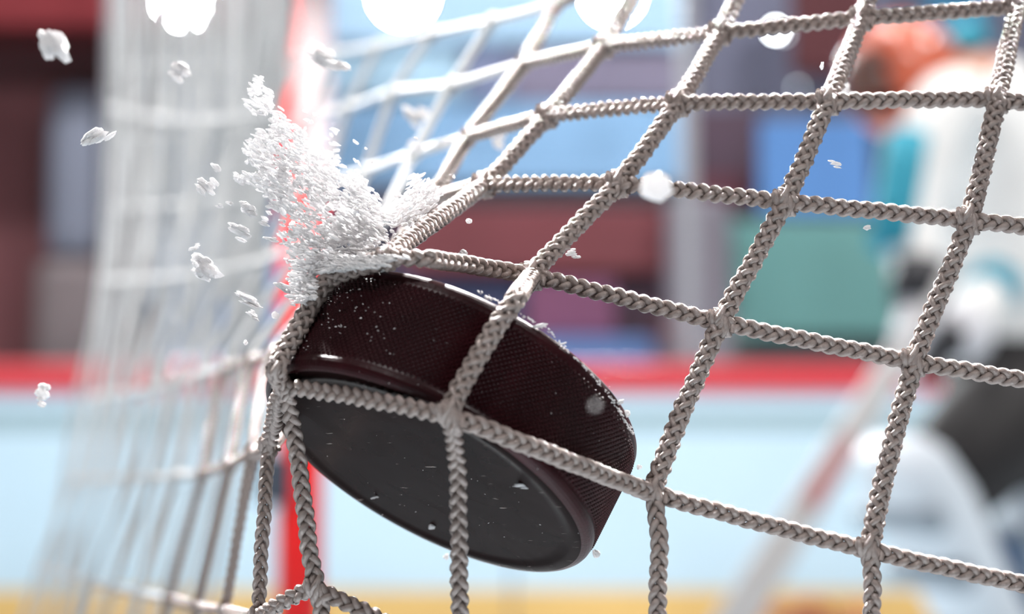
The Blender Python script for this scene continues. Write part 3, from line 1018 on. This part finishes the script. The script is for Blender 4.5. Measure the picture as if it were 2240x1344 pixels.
def skin_mesh(name, chains, mat, parent, levels=2):
    """one continuous body: chains of (point, radius_x, radius_y); a chain may start at an index of an earlier vertex"""
    V = []; E = []; Rd = []
    for ch in chains:
        prev = None
        for it in ch:
            if isinstance(it, int): prev = it; continue
            p, rx, ry = it
            V.append(tuple(p)); Rd.append((rx, ry))
            if prev is not None: E.append((prev, len(V) - 1))
            prev = len(V) - 1
    me = bpy.data.meshes.new(name)
    org = world_loc(parent)
    me.from_pydata([tuple(Vector(v) - org) for v in V], E, [])
    o = bpy.data.objects.new(name, me); col.objects.link(o)
    o.parent = parent
    o.modifiers.new('skin', 'SKIN')
    me.skin_vertices or None
    for i, sv in enumerate(me.skin_vertices[0].data):
        sv.radius = Rd[i]; sv.use_root = (i == 0)
    o.modifiers['skin'].use_smooth_shade = True
    sb = o.modifiers.new('smooth', 'SUBSURF'); sb.levels = levels; sb.render_levels = levels
    # bake so that the surface is plain mesh
    dg = bpy.context.evaluated_depsgraph_get()
    ev = o.evaluated_get(dg)
    m2 = bpy.data.meshes.new_from_object(ev)
    o.modifiers.clear(); o.data = m2
    m2.materials.clear(); m2.materials.append(mat)
    m2.polygons.foreach_set('use_smooth', [True] * len(m2.polygons))
    return o

def build_person():
    pel = pp(2225, 880, 0.10)
    root = empty('person', (pel.x, YP + 0.1, 0.0))
    tag(root, 'goalkeeper in white and teal jersey and orange mask, leaning on a white stick', 'person')
    chest = pp(2150, 400, 0.06); sh_mid = pp(2130, 185, 0.05); neck = pp(2060, 150, 0.0); head = pp(1972, 165, -0.02)
    lsh = pp(2075, 205, -0.16); lel = pp(1985, 470, -0.25); lwr = pp(2010, 650, -0.33); 
    rsh = pp(2190, 170, 0.25); rel = pp(2270, 520, 0.18); rwr = pp(2085, 740, -0.20)
    hipL = pp(2190, 920, 0.0); kneeL = pp(2050, 1080, -0.12); ankL = pp(2235, 1440, 0.05); toeL = pp(2120, 1535, -0.02)
    hipR = pp(2290, 920, 0.25); kneeR = pp(2330, 1180, 0.22); ankR = pp(2330, 1460, 0.30); toeR = pp(2230, 1535, 0.20)
    # body (skin) as one surface: pelvis, spine, neck, head, arms, legs
    ch = [[(pel, .13, .11), (pp(2200, 640, 0.08), .12, .10), (chest, .14, .11), (sh_mid, .10, .09), (neck, .055, .055), (pp(2015, 150, -0.01), .07, .07), (head, .095, .10)],
          [3, (lsh, .06, .06), (lel, .045, .045), (lwr, .03, .03), (pp(2005, 700, -0.36), .035, .025)],
          [3, (rsh, .06, .06), (rel, .045, .045), (rwr, .03, .03), (pp(2050, 745, -0.27), .035, .025)],
          [0, (hipL, .09, .09), (kneeL, .065, .065), (ankL, .04, .04), (toeL, .04, .03)],
          [0, (hipR, .09, .09), (kneeR, .065, .065), (ankR, .04, .04), (toeR, .04, .03)]]
    skin_mesh('body', ch, M['skin'], root)
    org = world_loc(root)
    # jersey: torso and both sleeves, one surface
    jc = [[(pp(2215, 790, 0.095), .185, .17), (pp(2210, 690, 0.09), .175, .155), (pp(2195, 560, 0.08), .165, .145), (chest, .175, .15), (pp(2140, 250, 0.05), .15, .13), (pp(2110, 165, 0.02), .085, .085)],
          [4, (lsh, .085, .085), (pp(2020, 340, -0.21), .078, .078), (lel, .074, .074), (pp(2000, 560, -0.29), .066, .066), (pp(2008, 625, -0.32), .055, .055)],
          [4, (rsh, .085, .085), (pp(2235, 340, 0.22), .078, .078), (rel, .074, .074), (pp(2170, 640, -0.02), .066, .066), (pp(2110, 715, -0.15), .055, .055)]]
    jersey = skin_mesh('jersey', jc, M['jersey'], root)
    # teal sleeve stripe bands: short collars round the upper and lower sleeve
    def band(a, b, r, m, name='sleeve_stripe'):
        o = from_bm(name, tube_bm([a, a.lerp(b, .33), a.lerp(b, .66), b], [r * .97, r * 1.02, r * 1.02, r * .97], 20), m, jersey)
        o.location = -org * 0 + (-world_loc(jersey))
        return o
    band(pp(1990, 300, -0.235), pp(1950, 545, -0.30), .056, M['teal'])
    band(pp(2182, 622, 0.0), pp(2160, 652, -0.04), .074, M['teal'])
    band(pp(2118, 110, 0.0), pp(2092, 70, -0.02), .06, M['teal'], 'collar')
    # pants
    bm = bmesh.new()
    def loft(pts, rr):
        t_ = tube_bm(pts, rr, 24)
        me_ = bpy.data.meshes.new('tmp'); t_.to_mesh(me_); t_.free(); bm.from_mesh(me_); bpy.data.meshes.remove(me_)
    loft([pp(2212, 735, .09), pp(2215, 770, .09), pp(2225, 860, .1), pp(2225, 930, .1), pp(2225, 985, .09), pp(2225, 1010, .09)], [.13, .165, .185, .19, .16, .06])
    loft([pp(2225, 860, .06), hipL, pp(2130, 990, -.04), kneeL.lerp(hipL, .12), kneeL], [.12, .15, .145, .125, .07])
    loft([pp(2260, 860, .14), hipR, pp(2318, 1040, .235), kneeR.lerp(hipR, .12), kneeR], [.12, .15, .145, .125, .07])
    from_bm('pants', bm, M['pants'], root)
    # leg pads: broad, flat-fronted, with knee roll, lower roll and straps
    def pad(knee, ank, side):
        ax = (ank - knee); L = ax.length; ax.normalize()
        fwd = Vector((-0.85, -0.5, 0.1)); fwd = (fwd - ax * fwd.dot(ax)).normalized()
        sd = ax.cross(fwd)
        Mx = Matrix((sd, fwd, ax)).transposed().to_4x4(); Mx.translation = knee
        bm = bmesh.new()
        prof = [(-0.17, .10, .05), (-0.12, .125, .075), (0.0, .135, .09), (0.12, .13, .08), (0.30, .12, .075), (L - 0.02, .115, .075), (L + 0.06, .105, .06), (L + .1, .08, .04)]
        rings = []
        for z, w, t in prof:
            ring = []
            for k in range(20):
                a = 2 * math.pi * k / 20
                cx = math.copysign(abs(math.cos(a)) ** 0.55, math.cos(a)); sy = math.copysign(abs(math.sin(a)) ** 0.7, math.sin(a))
                ring.append(bm.verts.new(Vector((cx * w, 0.05 + sy * t, z))))
            rings.append(ring)
        for A, B in zip(rings, rings[1:]):
            for k in range(20): bm.faces.new((A[k], A[(k + 1) % 20], B[(k + 1) % 20], B[k]))
        bm.faces.new(rings[0][::-1]); bm.faces.new(rings[-1])
        bmesh.ops.recalc_face_normals(bm, faces=bm.faces)
        bmesh.ops.transform(bm, matrix=Mx, verts=bm.verts)
        p = from_bm('leg_pad', bm, M['pad'], root)
        for z, m in ((-0.02, M['pad_grey']), (0.14, M['pad_grey']), (0.42, M['navy'])):
            bm = bmesh.new()
            bm_box(bm, (-.14, 0.10, z - .03), (.14, 0.155, z + .03), 0.015)
            bmesh.ops.transform(bm, matrix=Mx, verts=bm.verts)
            from_bm('pad_roll', bm, m, p)
        return p
    pad(kneeL, ankL, 1); pad(kneeR, ankR, -1)
    for kn, an in ((kneeL, ankL), (kneeR, ankR)):
        skin_mesh('sock', [[(kn.lerp(an, .25) + Vector((.07, .05, 0)), .075, .075), (kn.lerp(an, .6) + Vector((.07, .05, 0)), .07, .07), (an, .055, .055)]], M['navy'], root)
    # skates
    for an, to in ((ankL, toeL), (ankR, toeR)):
        b = skin_mesh('skate', [[(an + Vector((0, 0, .05)), .052, .055), (an + Vector((.02, 0, -.06)), .05, .055), (an.lerp(to, .55) + Vector((0, 0, -.01)), .048, .045), (to, .045, .04)]], M['pants'], root)
        d = (to - an); d.z = 0; d.normalize(); n_ = Vector((-d.y, d.x, 0))
        bm = bmesh.new()
        q = [an - d * .06, to + d * .05]
        vs = [bm.verts.new((p.x, p.y, z)) + 0 if False else bm.verts.new((p.x + n_.x * s, p.y + n_.y * s, z)) for s in (-.004, .004) for p, z in ((q[0], .005), (q[1], .005), (q[1], .06), (q[0], .06))]
        bm.faces.new(vs[0:4]); bm.faces.new(vs[7:3:-1])
        for k in range(4): bm.faces.new((vs[k], vs[4 + k], vs[4 + (k + 1) % 4], vs[(k + 1) % 4]))
        bmesh.ops.recalc_face_normals(bm, faces=bm.faces)
        from_bm('skate_blade', bm, M['blade_steel'], b, False)
    # face on the head
    hc = head
    fdir = Vector((-0.80, -0.58, -0.12)).normalized()
    fs = fdir.cross(Vector((0, 0, 1))).normalized(); fu = fs.cross(fdir).normalized()
    def hp(s, u, f): return hc + fs * s + fu * u + fdir * f
    for s in (-1, 1):
        bm = bmesh.new(); bmesh.ops.create_uvsphere(bm, u_segments=12, v_segments=8, radius=0.013, matrix=Matrix.Translation(hp(s * .032, 0.005, .096)))
        from_bm('eye', bm, M['eye'], root)
    from_bm('nose', tube_bm([hp(0, .012, .098), hp(0, -.012, .116), hp(0, -.03, .118), hp(0, -.034, .10)], [.006, .011, .014, .006], 10), M['skin'], root)
    from_bm('mouth', tube_bm([hp(-.026, -.062, .092), hp(0, -.060, .102), hp(.026, -.062, .092)], [.003, .007, .003], 8), M['helmet'], root)
    # mask: shell with a face opening, cage of bars, chin cup
    bm = bmesh.new()
    bmesh.ops.create_uvsphere(bm, u_segments=40, v_segments=28, radius=1.0)
    Q = Matrix((fs, fu, fdir)).transposed().to_4x4(); Q.translation = hc
    kill = []
    for v in bm.verts:
        x, y, z = v.co
        v.co = Vector((x * .140, y * .152 - .004, z * .155))
        if z > 0.62 and abs(x) < 0.52 and -0.62 < y < 0.30: kill.append(v)
    bmesh.ops.delete(bm, geom=kill, context='VERTS')
    bmesh.ops.solidify(bm, geom=bm.faces[:], thickness=0.008)
    bmesh.ops.transform(bm, matrix=Q, verts=bm.verts)
    mask = from_bm('mask', bm, M['helmet'], root)
    for i in range(5):
        y = -0.085 + i * 0.032
        pts = [Vector((x, y, .136 * math.sqrt(max(0.05, 1 - (x / .126) ** 2 * 0.8 - (y / .15) ** 2 * 0.6)) + .010)) for x in np.linspace(-.07, .07, 9)]
        from_bm('cage_bar', tube_bm([Q @ p for p in pts], .0028, 6), M['cage'], mask)
    for i in range(4):
        x = -0.045 + i * 0.03
        pts = [Vector((x, y, .138 * math.sqrt(max(0.05, 1 - (x / .126) ** 2 * 0.8 - (y / .15) ** 2 * 0.6)) + .012)) for y in np.linspace(-.10, .055, 9)]
        from_bm('cage_bar', tube_bm([Q @ p for p in pts], .0028, 6), M['cage'], mask)
    # gloves: palm, cuff, four fingers and a thumb closed on the stick
    def glove(wr, hd, grip, cuff_m, hand_m):
        ax = (hd - wr).normalized(); g = grip.normalized()
        out = ax.cross(g).normalized()
        palm0 = hd
        chs = [[(wr, .055, .055), (wr.lerp(hd, .5), .05, .045), (palm0, .052, .036), (palm0 + ax * .04, .046, .032)]]
        for k, (ln, of) in enumerate(((.034, -.042), (.040, -.015), (.037, .013), (.030, .038))):
            b = palm0 + ax * .045 + g * of
            chs.append([3, (b, .017, .017), (b + ax * ln + out * .012, .016, .016), (b + ax * (ln + .012) + out * .045, .015, .015), (b + ax * (ln - .02) + out * .062, .013, .013)])
        tb = palm0 - g * .045
        chs.append([2, (tb, .02, .02), (tb + ax * .03 + out * .03 - g * .01, .018, .018), (tb + ax * .05 + out * .055, .015, .015)])
        o = skin_mesh('glove', chs, hand_m, root)
        from_bm('cuff', tube_bm([wr - ax * .07, wr - ax * .03, wr + ax * .03], [.075, .072, .058], 18), cuff_m, o).location = -world_loc(o)
        return o
    gl = glove(lwr, pp(2000, 715, -0.36), pp(1900, 1050, -0.45) - pp(2040, 700, -0.36), M['glove_black'], M['glove_white'])
    gl['label'] = 'white glove with black cuff'
    glove(rwr, pp(2040, 765, -0.30), pp(1900, 1050, -0.45) - pp(2040, 700, -0.36), M['glove_white'], M['glove_black'])
    return root
person = build_person()

# goalkeeper stick: shaft, wide paddle with a red stripe, blade on the ice
def build_stick():
    a = pp(2100, 560, -0.36); b = pp(1600, 1372, -0.55)
    ax = (b - a).normalized()
    root = empty('goalie_stick', a)
    vn = Vector((0, -1, 0)); w = ax.cross(vn).normalized(); t = w.cross(ax).normalized()
    def slab(name, p, q, w0, w1, th, m, parent, off=0.0, toff=0.0):
        bm = bmesh.new()
        vs = []
        for e, ww in ((p, w0), (q, w1)):
            for sx, sy in ((-1, -1), (1, -1), (1, 1), (-1, 1)):
                vs.append(bm.verts.new(e + w * (sx * ww / 2 + off) + t * (sy * th / 2 + toff)))
        for f in ((0, 1, 2, 3), (7, 6, 5, 4), (0, 4, 5, 1), (1, 5, 6, 2), (2, 6, 7, 3), (3, 7, 4, 0)): bm.faces.new([vs[i] for i in f])
        bmesh.ops.recalc_face_normals(bm, faces=bm.faces)
        bmesh.ops.bevel(bm, geom=bm.edges[:], offset=0.004, segments=2, affect='EDGES')
        return from_bm(name, bm, m, parent, False)
    mid = pp(1985, 760, -0.40)
    mid = a + ax * (mid - a).dot(ax)
    slab('shaft', a, mid, .028, .030, .022, M['stick_white'], root)
    low = a + ax * ((0.09 - a.z) / ax.z)
    pdl = slab('paddle', mid, low, .055, .095, .026, M['stick_white'], root)
    p0 = a + ax * (pp(1895, 1000, -0.42) - a).dot(ax); p1 = a + ax * (pp(1800, 1140, -0.45) - a).dot(ax)
    slab('stripe', p0, p1, .030, .045, .003, M['stick_red'], root, off=-0.005, toff=0.0145)['label'] = 'red stripe on the white paddle'
    slab('stripe', p0, p1, .030, .045, .003, M['stick_red'], root, off=-0.005, toff=-0.0145)['label'] = 'red stripe on the white paddle'
    bl = [low, low + Vector((-.10, .02, -.035)), low + Vector((-.24, .04, -.045)), low + Vector((-.33, .07, -.03))]
    bm = bmesh.new(); rings = []
    for p, hh in zip(bl, (.05, .045, .042, .03)):
        rings.append([bm.verts.new(p + Vector((0, sy * .013, sz * hh))) for sy, sz in ((-1, -1), (1, -1), (1, 1), (-1, 1))])
    for A, B in zip(rings, rings[1:]):
        for k in range(4): bm.faces.new((A[k], A[(k + 1) % 4], B[(k + 1) % 4], B[k]))
    bm.faces.new(rings[0][::-1]); bm.faces.new(rings[-1])
    bmesh.ops.recalc_face_normals(bm, faces=bm.faces)
    from_bm('blade', bm, M['stick_white'], root, False)
    tag(root, 'white goalkeeper stick with red striped paddle reaching down to the ice', 'stick')
build_stick()

# brown leather catching glove lying on the ice near the boards
def build_mitt():
    Yg = 7.9
    c = aty(1785, 1300, Yg); top = aty(1785, 1284, Yg).z
    root = empty('leather_glove', (c.x, Yg, 0))
    r = 0.17
    H_ = max(0.10, top)
    chs = [[(Vector((c.x + .10, Yg, H_ * .30)), .07, H_ * .28), (Vector((c.x, Yg, H_ * .42)), .12, H_ * .42), (Vector((c.x - .08, Yg, H_ * .45)), .10, H_ * .42)]]
    for k, (dx, dy) in enumerate(((-.17, .06), (-.19, .02), (-.19, -.03), (-.16, -.08))):
        chs.append([2, (Vector((c.x + dx * .7, Yg + dy, H_ * .5)), .032, .032), (Vector((c.x + dx, Yg + dy, H_ * .62)), .028, .028), (Vector((c.x + dx * 1.12, Yg + dy, H_ * .45)), .024, .024)])
    chs.append([1, (Vector((c.x - .02, Yg - .13, H_ * .6)), .032, .032), (Vector((c.x - .09, Yg - .15, H_ * .75)), .026, .026)])
    skin_mesh('leather_shell', chs, M['brown'], root)
    from_bm('cuff', tube_bm([(c.x + .12, Yg, H_ * .36), (c.x + .19, Yg, H_ * .36)], [H_ * .34, H_ * .36], 18), M['brown'], root)
    tag(root, 'brown leather glove lying on the ice in front of the yellow kick plate', 'glove')
build_mitt()
